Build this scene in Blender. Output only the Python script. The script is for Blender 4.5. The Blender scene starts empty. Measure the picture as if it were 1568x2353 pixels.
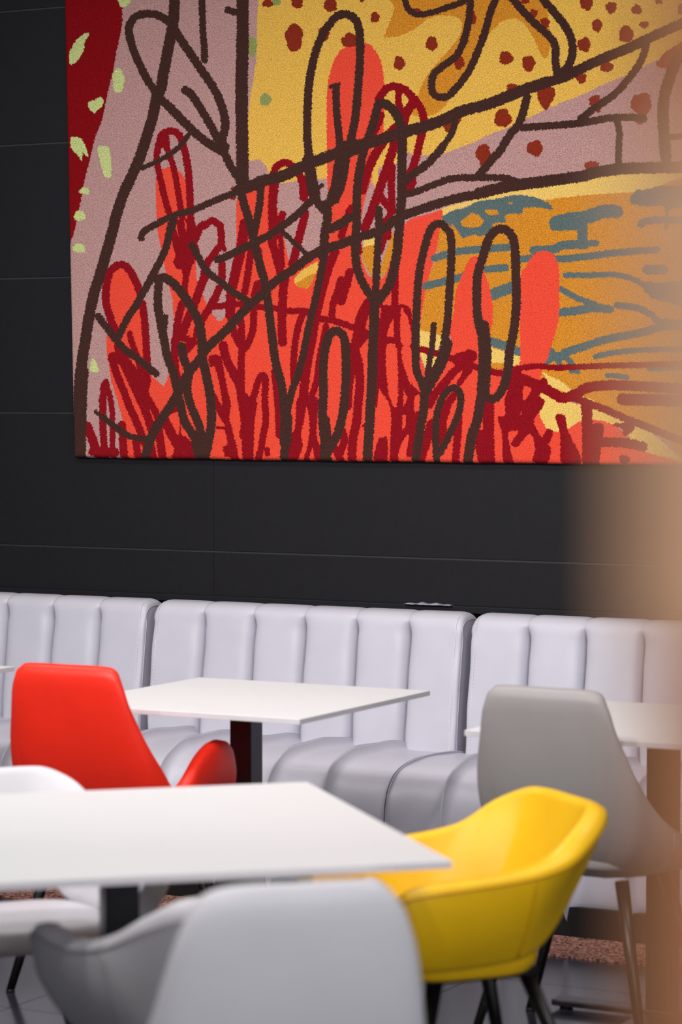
import bpy, bmesh, math, random
import numpy as np
from mathutils import Vector, Matrix, noise
random.seed(5)
PI = math.pi; R = math.radians
col = bpy.context.scene.collection
SC = bpy.context.scene
# ------------------------------------------------------------------ camera
TH = R(28.09); CS, SN = math.cos(TH), math.sin(TH)
FPX = 6150.0; PITCH = R(2.51); EYE = 1.57
cam = bpy.data.cameras.new('camera'); camo = bpy.data.objects.new('camera', cam); col.objects.link(camo)
cam.sensor_fit = 'HORIZONTAL'; cam.sensor_width = 24.0; cam.lens = FPX * 24.0 / 1568
camo.location = (0, 0, EYE); camo.rotation_euler = (PI / 2 - PITCH, 0, TH)
cam.clip_start = .05; cam.clip_end = 60
cam.dof.use_dof = True; cam.dof.focus_distance = 8.9; cam.dof.aperture_fstop = 3.3; cam.dof.aperture_blades = 0
SC.camera = camo
def cw(X, Y):                       # a spot X right of and Y ahead of the camera -> world plan
    return (CS * X - SN * Y, SN * X + CS * Y)
# ------------------------------------------------------------------ light
w = bpy.data.worlds.new('world'); SC.world = w; w.use_nodes = True
w.node_tree.nodes['Background'].inputs[0].default_value = (.93, .96, 1, 1)
w.node_tree.nodes['Background'].inputs[1].default_value = .14
def area(name, loc, size, power, color=(1, .982, .965), aim=None, spread=180):
    l = bpy.data.lights.new(name, 'AREA'); l.shape = 'RECTANGLE'; l.size, l.size_y = size; l.energy = power; l.color = color; l.spread = R(spread)
    o = bpy.data.objects.new(name, l); col.objects.link(o); o.location = loc
    if aim: o.rotation_euler = (Vector(aim) - Vector(loc)).to_track_quat('-Z', 'Y').to_euler()
    return o
CEIL = 3.55
for (lx, ly) in ((-5.4, 5.6), (-3.6, 5.7), (-1.2, 5.6)): area('ceiling_lamp', (lx, ly, CEIL - .03), (1.2, .5), 33)
for (lx, ly) in ((-4.9, 2.3), (-3.0, 2.6), (-1.3, 2.2)): area('ceiling_lamp', (lx, ly, CEIL - .03), (.2, .2), 30)
for (lx, ly, tx) in ((-5.2, 2.2, -5.0), (-4.0, 1.9, -4.1), (-3.0, 2.4, -3.5), (-1.9, 2.0, -2.9)): area('ceiling_spot', (lx, ly, CEIL - .06), (.13, .13), 7.8, (1, .97, .93), aim=(tx, 7.2, .75), spread=64)
area('window_light', (2.2, .2, 1.9), (3.2, 2.0), 130, (.93, .96, 1), aim=(-2.6, 4.6, .9))
area('post_fill', (-1.0, -.55, 1.62), (.3, .3), 10, (1, .88, .76), aim=(-.1, .5, 1.57))  # added fill light, unseen, brightens the post near the lens
SC.view_settings.view_transform = 'Standard'; SC.view_settings.look = 'None'; SC.view_settings.exposure = -0.04; SC.view_settings.gamma = 1
SC.view_settings.use_curve_mapping = False
SC.cycles.use_denoising = True
SC.cycles.max_bounces = 6
# ------------------------------------------------------------------ materials
def s2l(c): return tuple(((v / 255) / 12.92 if v / 255 <= .04045 else ((v / 255 + .055) / 1.055) ** 2.4) for v in c)
def mat(name, rgb, rough=.5, spec=.5, noise_s=0, noise_a=0, bump=0, bump_s=400, metal=0, sheen=0, detail=3, coat=0):
    m = bpy.data.materials.new(name); m.use_nodes = True; nt = m.node_tree; b = nt.nodes['Principled BSDF']
    lin = s2l(rgb); b.inputs['Base Color'].default_value = (*lin, 1); b.inputs['Roughness'].default_value = rough
    b.inputs['Metallic'].default_value = metal; b.inputs['Specular IOR Level'].default_value = spec
    if sheen: b.inputs['Sheen Weight'].default_value = sheen
    if coat: b.inputs['Coat Weight'].default_value = coat; b.inputs['Coat Roughness'].default_value = .15
    tc = nt.nodes.new('ShaderNodeTexCoord')
    if noise_s:
        n = nt.nodes.new('ShaderNodeTexNoise'); n.inputs['Scale'].default_value = noise_s; n.inputs['Detail'].default_value = detail
        nt.links.new(tc.outputs['Object'], n.inputs['Vector'])
        cr = nt.nodes.new('ShaderNodeValToRGB')
        cr.color_ramp.elements[0].position = .35; cr.color_ramp.elements[1].position = .65
        hi = min(1 + noise_a, 1 / max(lin)); lo = max(.02, 1 - noise_a)
        cr.color_ramp.elements[0].color = (*[v * lo for v in lin], 1); cr.color_ramp.elements[1].color = (*[v * hi for v in lin], 1)
        nt.links.new(n.outputs['Fac'], cr.inputs['Fac']); nt.links.new(cr.outputs['Color'], b.inputs['Base Color'])
    if bump:
        n2 = nt.nodes.new('ShaderNodeTexNoise'); n2.inputs['Scale'].default_value = bump_s; n2.inputs['Detail'].default_value = 2
        nt.links.new(tc.outputs['Object'], n2.inputs['Vector'])
        bp = nt.nodes.new('ShaderNodeBump'); bp.inputs['Strength'].default_value = bump; bp.inputs['Distance'].default_value = .002
        nt.links.new(n2.outputs['Fac'], bp.inputs['Height']); nt.links.new(bp.outputs['Normal'], b.inputs['Normal'])
    return m
M = dict(
    wall=mat('black_panel', (24, 23, 27), .55, .22, 60, .08, .05, 300),
    groove=mat('panel_groove', (48, 47, 50), .45, .5, 30, .05),
    floor=mat('dark_stone_tile', (42, 42, 50), .16, .5, 6, .12, .02, 60),
    joint=mat('tile_joint', (82, 82, 90), .5, .4, 30, .1),
    carpet=mat('speckled_carpet', (128, 90, 80), .95, .1, 110, .98, .6, 300),
    ceil=mat('ceiling_paint', (225, 224, 222), .8, .2, 4, .02),
    lav=mat('pale_lavender_leather', (190, 188, 200), .42, .4, 9, .02, .12, 900),
    lav_pipe=mat('lavender_piping', (176, 171, 188), .5, .4, 30, .03),
    stitch=mat('stitching', (232, 230, 234), .7, .2, 80, .05),
    plinth=mat('black_plinth', (22, 20, 22), .5, .3, 20, .1),
    top=mat('white_laminate', (229, 229, 231), .38, .35, 3, .01),
    edge=mat('laminate_edge', (214, 209, 214), .5, .3, 30, .02),
    post=mat('dark_metal', (34, 31, 36), .32, .5, 20, .08, 0, 0, .3),
    leg=mat('black_metal_leg', (20, 17, 18), .35, .5, 20, .08, 0, 0, .2),
    red=mat('red_leather', (240, 44, 26), .42, .4, 8, .04, .15, 700),
    grey=mat('grey_leather', (156, 150, 150), .42, .4, 8, .02, .15, 700),
    pale=mat('pale_grey_leather', (210, 207, 213), .42, .4, 8, .02, .15, 700),
    yellow=mat('yellow_leather', (243, 190, 16), .42, .4, 8, .03, .15, 700),
    seam_y=mat('yellow_seam', (200, 140, 10), .6, .3, 30, .05), seam_g=mat('grey_seam', (168, 163, 166), .6, .3, 30, .05), seam_r=mat('red_seam', (190, 25, 18), .6, .3, 30, .05),
    tan_dark=mat('brown_post_shade', (176, 124, 90), .7, .2, 12, .03),  # post away from the glow, its dimmer light put into the colour
    tan=mat('tan_post_glow', (207, 168, 140), .7, .2, 12, .03),  # same post where light falls on it, painted as a paler tone
    film=mat('pale_film', (150, 140, 162), .2, .6, 40, .1),
)
# ------------------------------------------------------------------ helpers
def tag(o, label=None, cat=None, group=None, kind=None):
    if label: o['label'] = label
    if cat: o['category'] = cat
    if group: o['group'] = group
    if kind: o['kind'] = kind
    return o
def empty(name, loc=(0, 0, 0), rz=0):
    o = bpy.data.objects.new(name, None); col.objects.link(o); o.location = loc; o.rotation_euler = (0, 0, rz); o.empty_display_size = .1
    return o
def mk(name, V, F, m, parent=None, smooth=True, sub=0, solid=0, bevel=0, loc=None, rz=0, mats=None):
    me = bpy.data.meshes.new(name); me.from_pydata([tuple(v) for v in V], [], F); me.update()
    for mm in (mats or [m]): me.materials.append(mm)
    if smooth: me.polygons.foreach_set('use_smooth', [True] * len(me.polygons))
    o = bpy.data.objects.new(name, me); col.objects.link(o)
    if parent: o.parent = parent
    if loc: o.location = loc; o.rotation_euler = (0, 0, rz)
    if solid:
        s = o.modifiers.new('solid', 'SOLIDIFY'); s.thickness = solid; s.offset = -1; s.use_even_offset = False
    if bevel:
        b = o.modifiers.new('bevel', 'BEVEL'); b.width = bevel; b.segments = 2; b.limit_method = 'ANGLE'
    if sub:
        s = o.modifiers.new('sub', 'SUBSURF'); s.levels = sub; s.render_levels = sub
    return o
def boxgeo(V, F, x0, x1, y0, y1, z0, z1):
    n = len(V)
    V += [(x0, y0, z0), (x1, y0, z0), (x1, y1, z0), (x0, y1, z0), (x0, y0, z1), (x1, y0, z1), (x1, y1, z1), (x0, y1, z1)]
    F += [[n + i for i in f] for f in ((0, 3, 2, 1), (4, 5, 6, 7), (0, 1, 5, 4), (1, 2, 6, 5), (2, 3, 7, 6), (3, 0, 4, 7))]
def box(name, b, m, parent=None, bevel=0, **k):
    V, F = [], []; boxgeo(V, F, *b)
    return mk(name, V, F, m, parent, smooth=False, bevel=bevel, **k)
def tube(name, pts, r, m, parent=None, n=8, r1=None, closed=False):
    V, F = [], []; L = len(pts); pts = [Vector(p) for p in pts]
    up = Vector((0, 0, 1))
    for i, p in enumerate(pts):
        t = (pts[min(i + 1, L - 1)] - pts[max(i - 1, 0)]).normalized()
        a = t.cross(up if abs(t.z) < .9 else Vector((1, 0, 0))).normalized(); b = t.cross(a)
        rr = r if r1 is None else r + (r1 - r) * i / (L - 1)
        for k in range(n): V.append(p + a * rr * math.cos(2 * PI * k / n) + b * rr * math.sin(2 * PI * k / n))
    for i in range(L - 1):
        for k in range(n): F.append([i * n + k, i * n + (k + 1) % n, (i + 1) * n + (k + 1) % n, (i + 1) * n + k])
    F.append(list(range(n))[::-1]); F.append([(L - 1) * n + k for k in range(n)])
    return mk(name, V, F, m, parent)
def crm(pts, n):                    # smooth curve resampled to n points by index
    pts = [Vector(p) for p in pts]; N = len(pts); out = []
    for j in range(n):
        u = j / (n - 1) * (N - 1); i = min(int(u), N - 2); t = u - i
        p0, p1, p2, p3 = pts[max(i - 1, 0)], pts[i], pts[i + 1], pts[min(i + 2, N - 1)]
        out.append(.5 * ((2 * p1) + (p2 - p0) * t + (2 * p0 - 5 * p1 + 4 * p2 - p3) * t * t + (3 * p1 - p0 - 3 * p2 + p3) * t ** 3))
    return out
# ------------------------------------------------------------------ setting
YW = 7.86
V, F = [], []
rows = [.09 - .472, .09, .562, 1.034, 1.506, 1.982, 2.453, 2.925, 3.397, 3.56]
xs = [-7.7, -4.69, -1.69, 1.3]
for i in range(len(rows) - 1):
    for j in range(3):
        z0, z1 = max(rows[i] + .003, 0), rows[i + 1] - .003
        if z1 > z0: boxgeo(V, F, xs[j] + .001, xs[j + 1] - .001, YW, YW + .012, z0, z1)
npan = len(F)
boxgeo(V, F, -7.7, 1.3, YW + .0035, YW + .15, 0, 3.56)
wall = mk('wall_back', V, F, None, smooth=False, mats=[M['wall'], M['groove']])
for p in wall.data.polygons[npan:]: p.material_index = 1
b = wall.modifiers.new('bevel', 'BEVEL'); b.width = .0012; b.segments = 2
tag(wall, kind='structure')
V, F = [], []
boxgeo(V, F, -7.7, 3.5, -3, YW, -.06, -.0015); nj = len(F)
for i in range(-8, 4):
    for j in range(-4, 9):
        boxgeo(V, F, i * .9 - .35 + .0015, i * .9 + .55 - .0015, j * .9 + .2 + .0015, min(j * .9 + 1.1 - .0015, YW), -.0016, 0)
fl = mk('floor', V, F, None, smooth=False, mats=[M['joint'], M['floor']])
for p in fl.data.polygons[nj:]: p.material_index = 1
tag(fl, kind='structure')
tag(box('ceiling', (-7.7, 3.5, -3, YW + .15, CEIL, CEIL + .1), M['ceil']), kind='structure')
tag(box('trim_1', (-7.6, 1.2, YW - .045, YW, .862, .885), M['wall'], bevel=.002), kind='structure')
# ---- tapestry design: every shape traced in tile coordinates (tile origin, 3.136 units per design unit)
TILES = {1: (140, 0), 2: (600, 0), 3: (1068, 0), 4: (140, 520), 5: (600, 520), 6: (1068, 520)}
MAUVE, DKRED, YEL, AMB, PALE, RED, MAROON, BROWN, LGREEN, DGREEN, RUST, TEAL = range(12)
DES = []
def tp(s):
    """'1 10,20 30,40 4 5,6' -> points; a lone digit switches the tile."""
    out = []; t = 1
    for w in s.split():
        if ',' in w:
            a, b = w.split(','); ox, oy = TILES[t]
            out.append((ox + float(a) / 3.136, oy + float(b) / 3.136))
        else: t = int(w)
    return out
def P(c, s, sm=1): DES.append(('p', c, tp(s), sm))
def S(c, w, s): DES.append(('s', c, (w * 1.05 + 1.5) / 3.136, tp(s)))
def D(c, s):
    t = 1
    for w in s.split():
        if ',' in w:
            a, b, rx, ry = [float(q) for q in w.split(',')]; ox, oy = TILES[t]
            DES.append(('d', c, ox + a / 3.136, oy + b / 3.136, rx / 3.136, ry / 3.136))
        else: t = int(w)
# fields
P(DKRED, '1 40,-120 450,-120 440,-20 443,60 440,190 400,380 375,520 335,680 300,850 245,1000 210,1150 170,1300 140,1470 110,1610 90,1690 4 72,90 40,60')
P(YEL, '1 1428,-120 1426,-40 1420,60 1415,150 1410,400 1390,560 1365,700 1350,850 1335,980 1345,1080 1350,1160 1430,1150 1480,1200 1497,1255 2 60,1300 130,1322 250,1305 400,1290 480,1285 780,1260 800,1300 830,1370 850,1340 845,1215 905,1205 970,1180 1045,1095 1120,1120 1220,1115 1300,1110 1440,1060 1568,1010 3 150,980 300,925 420,870 560,800 700,740 850,680 1000,610 1190,530 1350,450 1500,380 1900,200 1900,-200 2 900,-120')
P(AMB, '2 985,-100 960,60 930,150 900,230 890,265 930,270 1020,250 1120,200 1180,150 1240,120 1320,112 1400,120 1440,150 1450,190 1430,260 1380,330 1300,420 1200,540 1160,610 1130,700 1090,800 1100,830 1200,838 1290,800 1360,720 1440,600 3 20,540 100,390 160,270 195,225 250,170 310,140 370,137 420,160 470,225 510,300 548,385 580,425 608,385 620,290 612,200 600,95 530,-100')
P(PALE, '2 1290,1580 1290,1510 1568,1430 3 300,1370 600,1310 900,1260 1300,1240 1900,1220 1900,1450 1240,1390 900,1410 580,1445 200,1440 0,1490')
P(AMB, '2 1285,1580 1400,1530 3 0,1500 300,1440 580,1440 700,1425 900,1405 1100,1390 1250,1385 1900,1390 6 1900,1600 1560,1640 1480,1560 1380,1500 1290,1440 1150,1370 920,1280 830,1235 770,1175 700,1110 590,1050 500,1000 400,930 180,870 5 1500,800 1300,790 1200,760 1150,750 1165,600 1190,450 1220,330 1270,200')
P(AMB, '6 150,960 300,960 420,980 410,1050 290,1050 160,1045'); P(AMB, '6 540,1020 620,1040 720,1090 800,1170 770,1225 640,1190 540,1160')
P(PALE, '5 1145,748 1200,760 1310,792 1275,900 1250,1000 1228,1062 1215,1010 1185,1020 1140,900', 0)
P(PALE, '6 175,868 300,905 410,925 400,1000 340,1005 290,985 172,985', 0)
P(PALE, '6 550,1045 620,1080 700,1120 775,1185 740,1200 650,1165 590,1145 590,1100')
P(PALE, '6 820,1235 920,1250 1000,1290 1170,1360 1290,1445 1400,1530 1500,1620 1560,1700 1250,1700 1180,1500 1000,1405 850,1400')
P(RED, '4 400,295 450,300 500,365 545,460 590,550 610,700 620,850 640,1050 690,1105 745,1148 790,1100 820,1750 490,1750 470,1480 440,1380 400,1230 365,1120 345,1000 330,900 330,800 350,620 348,450 365,340')
P(RED, '1 685,1290 740,1215 800,1205 860,1240 900,1310 912,1450 912,1690 4 960,100 975,250 990,400 1030,510 1060,575 1100,640 1150,685 1195,625 1215,560 1235,430 1255,250 1265,120 1265,0 1 1265,1500 1275,1430 1400,1360 1500,1330 2 60,1330 100,1450 130,1540 150,1600 5 160,60 180,150 205,265 240,240 280,250 350,190 430,150 2 480,1560 478,1290 475,1100 475,700 490,560 530,430 590,350 670,300 750,305 810,345 860,430 880,520 890,640 885,850 880,1000 850,1050 800,1080 790,1150 800,1250 790,1310 760,1400 730,1530 720,1640 5 720,200 760,330 800,370 870,375 910,320 940,200 990,50 2 1040,1610 1100,1570 1200,1545 1300,1515 1305,1560 5 1285,50 1260,200 1220,330 1190,450 1165,600 1145,740 1145,900 1180,1020 1228,1060 1300,1000 1350,900 1370,800 1390,620 1400,500 1430,400 1480,280 1530,215 1575,250 6 150,350 180,450 200,550 205,680 190,740 180,860 172,1030 290,1025 350,1005 400,1000 403,960 400,800 395,500 400,360 440,290 490,215 540,180 600,180 650,215 680,300 685,400 680,650 650,780 615,900 575,985 555,1060 545,1220 560,1290 540,1350 560,1400 590,1450 640,1480 690,1475 760,1450 850,1395 940,1395 1050,1420 1130,1470 1200,1540 1290,1620 1350,1750 4 780,1750 800,1100 820,850 810,600 800,500 770,400 750,300 715,130 695,0')
P(YEL, '5 235,385 290,320 410,250 412,300 390,350 300,400 245,415', 0)
P(AMB, '5 250,415 390,340 345,440 300,445')
P(PALE, '5 745,95 815,75 830,130 735,150', 0)
P(AMB, '5 735,150 830,130 830,385 790,350 760,300 735,250 728,200', 0)
P(AMB, '5 900,180 935,60 960,50 955,160 930,260 905,330 870,375 860,300', 0)
P(PALE, '6 545,1220 580,1185 620,1190 650,1240 750,1265 820,1290 850,1340 850,1395 800,1420 760,1450 690,1475 640,1480 590,1450 560,1400 540,1350 560,1290')
P(MAUVE, '4 975,270 1000,300 1010,350 988,400 978,350')
P(MAUVE, '4 1185,160 1240,100 1260,130 1245,300 1222,440 1190,430 1190,250')
# teal
P(TEAL, '2 1300,1570 1400,1510 3 0,1500 100,1450 240,1430 320,1410 400,1405 500,1420 600,1460 635,1500 620,1510 540,1495 430,1500 415,1540 330,1540 290,1560 295,1600 210,1610 200,1650 130,1700 6 100,70 60,60 0,85 5 1480,95 1440,70 1370,0')
P(AMB, '3 0,1575 60,1535 125,1570 135,1600 100,1635 0,1635 2 1440,1600')
P(AMB, '3 150,1515 230,1515 240,1545 170,1545'); P(AMB, '3 315,1458 345,1458 345,1470 315,1470')
P(AMB, '2 1375,1615 1400,1640 1435,1685 1420,1680 1385,1650')
S(TEAL, 92, '3 660,1605 760,1580 880,1565 1000,1525 1095,1525')
S(TEAL, 68, '3 850,1600 850,1690 6 850,130'); S(TEAL, 60, '6 500,175 640,165 720,135 870,130'); S(TEAL, 45, '6 870,125 945,120'); S(TEAL, 50, '6 640,5 800,0')
S(TEAL, 48, '6 360,240 480,232 700,235 900,215 1100,190 1250,178 1385,170')
S(TEAL, 50, '5 1250,230 1400,185 6 130,165 330,150'); S(TEAL, 50, '6 150,310 295,298'); S(TEAL, 78, '6 195,495 340,440'); S(TEAL, 52, '5 1190,430 1330,395 1470,360')
S(TEAL, 38, '6 728,352 900,352 1080,348 1200,375 1290,420'); S(TEAL, 85, '6 1330,440 1420,450 1900,400'); P(TEAL, '6 1290,400 1400,420 1900,480 1900,700 1500,560 1380,530 1330,500')
S(TEAL, 70, '6 1320,312 1430,312'); S(TEAL, 40, '6 690,450 800,510 950,570 1055,600'); S(TEAL, 58, '6 690,620 800,610 920,590 1040,598')
S(TEAL, 45, '6 1100,570 1250,590 1350,640 1440,690 1900,700'); S(TEAL, 55, '6 720,910 850,870 1000,820 1150,790 1300,760 1440,720 1700,720')
S(TEAL, 38, '6 945,940 1050,915 1300,890 1900,880'); S(TEAL, 65, '6 610,905 650,940 720,930'); S(TEAL, 40, '6 720,930 780,1000 775,1040'); S(TEAL, 38, '6 590,985 650,940 685,995')
S(TEAL, 28, '6 790,1045 820,1050'); S(TEAL, 34, '6 1030,1075 1100,1080 1170,1088'); S(TEAL, 60, '6 190,830 300,865 400,905'); S(TEAL, 30, '6 1330,1030 1600,1020')
P(TEAL, '3 1190,1430 1240,1370 1290,1370 1380,1345 1500,1340 1900,1360 1900,1500 1500,1500 1470,1640 1440,1640 1440,1490 1330,1490 1210,1470'); S(TEAL, 50, '3 1270,1615 1380,1585 1900,1590')
# lobes that lie over the teal
P(RED, '6 540,180 600,180 650,215 680,300 685,400 680,650 650,780 615,900 575,985 400,1000 403,960 400,800 395,500 400,360 440,290 490,215')
P(RED, '5 1530,215 6 100,230 150,350 180,450 200,550 205,680 190,740 150,860 5 1370,800 1390,620 1400,500 1430,400 1480,280')
# dots
D(RUST, '2 50,22,40,30 262,15,42,46 500,35,48,52 728,0,20,16 822,125,32,40 238,268,63,103 455,240,42,50 640,290,60,52 1230,315,44,52 998,455,40,50 1430,450,36,52 1125,72,28,14 1465,290,30,36 1530,130,22,50 1360,900,52,50 1415,850,30,50')
D(RUST, '3 880,25,47,50 1057,55,40,42 1240,68,38,35 955,182,38,46 1295,178,38,25 1165,245,52,63 862,322,47,52 300,418,51,47 462,457,47,58 345,635,44,32 277,852,61,66 1025,480,48,40 842,565,38,38 135,1105,54,66 140,1165,28,40 508,1068,57,58 918,1195,53,35 940,730,42,48 960,770,30,40 1275,750,76,82 1270,870,45,25 1400,10,28,20 1560,70,25,40 500,95,28,30 580,165,35,38 435,10,30,18 590,230,20,20')
D(RUST, '1 1335,838,15,30 1240,1368,15,20 1240,1425,25,15')
P(RUST, '3 525,650 560,625 620,622 652,650 650,700 615,760 590,795 560,770 530,720')
P(RUST, '3 1380,470 1400,430 1500,340 1900,150 1900,380 1568,420 1450,490')
D(LGREEN, '1 455,10,45,40 415,580,42,90 170,1375,36,25 135,1555,42,36 4 130,158,45,33')
P(LGREEN, '1 180,238 205,245 170,310 165,360 125,430 90,460 62,462 62,380 80,340 120,280')
P(LGREEN, '1 195,740 240,725 275,700 305,712 300,760 270,790 240,815 210,790')
P(LGREEN, '1 70,990 110,985 150,1000 180,1060 200,1130 175,1120 158,1100 150,1165 130,1130 100,1100 70,1060', 0)
P(LGREEN, '1 265,1065 300,1052 340,1060 358,1120 362,1270 330,1280 305,1250 280,1150')
P(LGREEN, '4 235,950 250,975 275,1035 260,1052 215,1045 212,990 225,960')
D(DGREEN, '1 1380,332,34,76 1475,718,42,46 2 112,12,30,30')
# maroon
S(MAROON, 44, '1 705,1040 690,1150 720,1300 755,1450 790,1560 850,1700'); S(MAROON, 50, '1 705,1050 730,970 790,945 850,970 885,1060 915,1200 930,1400 938,1600 945,1750'); S(MAROON, 42, '1 740,1010 770,1080 810,1200 840,1350 860,1480 885,1620 905,1740'); S(MAROON, 70, '1 745,990 750,1030')
P(MAROON, '1 820,1600 900,1570 960,1600 4 1000,60 970,90 1000,180 960,260 930,340 915,470 945,540 880,470 875,330 830,300 810,250 825,210 805,130 800,60')
P(RED, '1 890,1570 905,1610 908,1690 895,1640', 0); P(RED, '4 835,-20 850,80 845,70 825,10', 0)
S(MAROON, 48, '4 950,130 985,60 1015,-10 1 1030,1630 1090,1590 1140,1625 4 1150,0 1155,120 1110,190 1060,260 1030,340'); S(MAROON, 30, '4 1155,100 1180,170')
S(MAROON, 50, '4 1162,250 1160,400 1130,470 1105,545'); S(MAROON, 58, '4 1055,330 1010,430 970,540 930,640 895,720 870,800')
S(MAROON, 52, '4 1110,520 1080,570 1040,640 1000,710 960,790 920,870'); S(MAROON, 42, '4 1080,580 1150,575 1230,560 1320,565 1430,580 5 0,582 100,592 190,612')
S(MAROON, 52, '4 872,560 840,700 830,850 820,950 835,1080 855,1140')
P(MAROON, '4 800,800 870,780 960,800 985,840 960,870 920,915 905,900 900,840 850,825 845,1000 870,1100 800,1040 795,900')
P(RED, '4 905,830 930,790 960,720 950,800 925,800',0)
S(MAROON, 52, '4 395,760 350,640 325,540 330,420 360,320 430,275 490,310 540,400 575,490'); S(MAROON, 50, '4 590,560 605,700 615,850 622,1000 610,1100')
S(MAROON, 40, '4 495,775 515,850 550,940 575,1040')
P(MAROON, '4 385,850 450,890 500,960 570,1050 640,1080 648,1130 635,1200 680,1280 712,1350 690,1420 650,1330 590,1250 540,1180 480,1090 430,1000 400,940')
S(MAROON, 52, '4 370,950 400,1060 450,1180 490,1290 540,1400 580,1500 600,1560'); S(MAROON, 70, '4 375,945 430,960'); S(MAROON, 58, '4 440,960 500,1090 560,1220 610,1330 655,1460')
P(MAROON, '4 285,1150 320,1095 350,1130 350,1200 320,1240 300,1300 270,1260 285,1200'); S(MAROON, 48, '4 305,1240 302,1400 310,1560 320,1680'); S(MAROON, 38, '4 340,1180 358,1250 372,1380 372,1680')
S(MAROON, 62, '4 190,1440 225,1530 265,1650'); S(MAROON, 60, '4 230,1625 390,1630'); S(MAROON, 55, '4 440,1430 448,1560 458,1700'); S(MAROON, 50, '4 540,1540 560,1700')
S(MAROON, 55, '4 700,1430 715,1540 738,1700'); S(MAROON, 66, '4 750,1400 800,1500 850,1590 900,1680'); P(MAROON, '4 855,1330 865,1420 870,1500 920,1530 990,1640 1000,1700 800,1700 820,1600 800,1500 850,1500')
P(MAROON, '4 640,1560 670,1560 690,1640 690,1700 620,1700')
S(MAROON, 40, '4 790,1330 860,1310')
P(MAROON, '4 1065,940 1145,930 1165,990 1180,1060 1200,1180 1225,1270 1215,1380 1230,1440 1270,1600 1280,1700 1225,1700 1200,1560 1180,1470 1120,1460 1130,1440 1180,1440 1140,1370 1115,1300 1110,1200 1160,1290 1150,1180 1130,1080 1105,1010 1080,1015')
S(MAROON, 60, '4 1170,860 1195,960 1245,1060 1290,1150 1305,1250 1325,1380 1335,1480 1340,1720'); S(MAROON, 90, '4 1320,1250 1345,1400 1335,1500')
S(MAROON, 50, '4 1225,640 1240,740 1280,830 1305,880'); S(MAROON, 48, '4 1300,690 1305,870'); S(MAROON, 48, '4 1390,590 1385,740 1345,850 1305,900'); S(MAROON, 48, '4 1305,880 1300,1000 1300,1180')
S(MAROON, 46, '4 1360,1350 1395,1210 1430,1100 1455,1075 1475,1110 1470,1250 1478,1400 1450,1550 1445,1600 1420,1680'); S(MAROON, 60, '4 1385,1280 1365,1420 1355,1700')
S(MAROON, 68, '4 1325,-20 1300,150 1260,330 1228,480 1222,640'); S(MAROON, 48, '4 1370,180 1350,330 1325,480'); S(MAROON, 60, '4 1420,420 1400,510'); S(MAROON, 40, '4 1190,1600 1200,1640'); S(MAROON, 36, '4 1490,1620 1490,1640')
S(MAROON, 55, '5 75,90 110,220 140,330 175,375'); S(MAROON, 34, '5 140,40 145,130 155,290'); S(MAROON, 56, '2 320,1540 5 270,100 240,220 225,270')
S(MAROON, 50, '5 -20,170 -10,250 20,350'); S(MAROON, 60, '5 172,380 160,470 155,580 150,700 155,835')
S(MAROON, 44, '5 190,612 330,615 400,660 520,680 640,720 760,770 900,825 1040,860 1150,885 1260,915 1390,960 1500,975 6 60,1005 190,1045 290,1065')
S(MAROON, 62, '5 535,180 490,290 450,420 420,540 395,650 370,800 340,950 320,1080 305,1230'); S(MAROON, 46, '5 310,610 270,720 245,850 235,1000 238,1140')
S(MAROON, 44, '5 470,720 440,860 415,1000 400,1120 360,1240'); P(MAROON, '5 265,1240 400,1230 410,1330 400,1500 430,1600 440,1700 390,1700 375,1600 355,1640 340,1700 300,1700 330,1600 350,1450 330,1300 310,1400 290,1500 300,1590 250,1700 195,1700 200,1520 240,1470 250,1380')
S(MAROON, 50, '5 100,1050 125,1300 130,1500')
S(MAROON, 46, '5 575,385 550,470 520,560 510,660'); S(MAROON, 58, '5 640,330 612,430 580,540'); S(MAROON, 50, '5 545,500 590,520')
S(MAROON, 78, '5 775,560 730,650 705,760'); S(MAROON, 60, '5 700,760 680,880 705,1000 712,1150 700,1280 690,1400 660,1560 655,1700'); S(MAROON, 42, '5 650,860 655,1040 640,1160 632,1300')
P(MAROON, '5 730,770 780,760 780,800 720,870 700,880', 0); D(MAROON, '5 750,1440,20,20')
P(MAROON, '5 850,570 920,570 1000,560 1050,570 1085,620 1090,740 1085,850 1085,1060 1100,1150 1150,1200 1110,1230 1105,1330 1140,1340 1130,1470 1040,1520 990,1640 990,1720 930,1720 935,1330 870,1200 850,1180 835,1330 820,1180 835,980 840,700')
P(RED, '5 905,795 930,710 955,670 958,795', 0); P(RED, '5 910,855 970,860 985,1000 985,1250 960,1300 920,1200 900,980'); P(RED, '5 1010,600 1035,620 1070,700 1083,850 1010,835'); P(RED, '5 1020,870 1085,890 1085,1140 1050,1060 1020,960')
P(RED, '5 1020,1360 1045,1360 1045,1440 1020,1470', 0); P(RED, '5 1025,1175 1058,1240 1025,1305', 0); P(RED, '5 1050,1520 1040,1600 1000,1640', 0); P(RED, '5 848,590 868,590 860,660 850,680', 0); P(RED, '5 920,520 945,510 940,560 920,575', 0); P(RED, '5 1120,1220 1150,1215 1145,1290 1110,1340', 0)
S(MAROON, 48, '5 968,330 965,560'); P(MAROON, '5 845,1540 880,1520 910,1530 905,1700 810,1700')
S(MAROON, 56, '5 1215,1285 1260,1200 1340,1110 1400,1040 1480,985'); S(MAROON, 42, '5 1500,1000 1470,1070 1430,1130'); S(MAROON, 90, '5 1430,960 1510,935')
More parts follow.
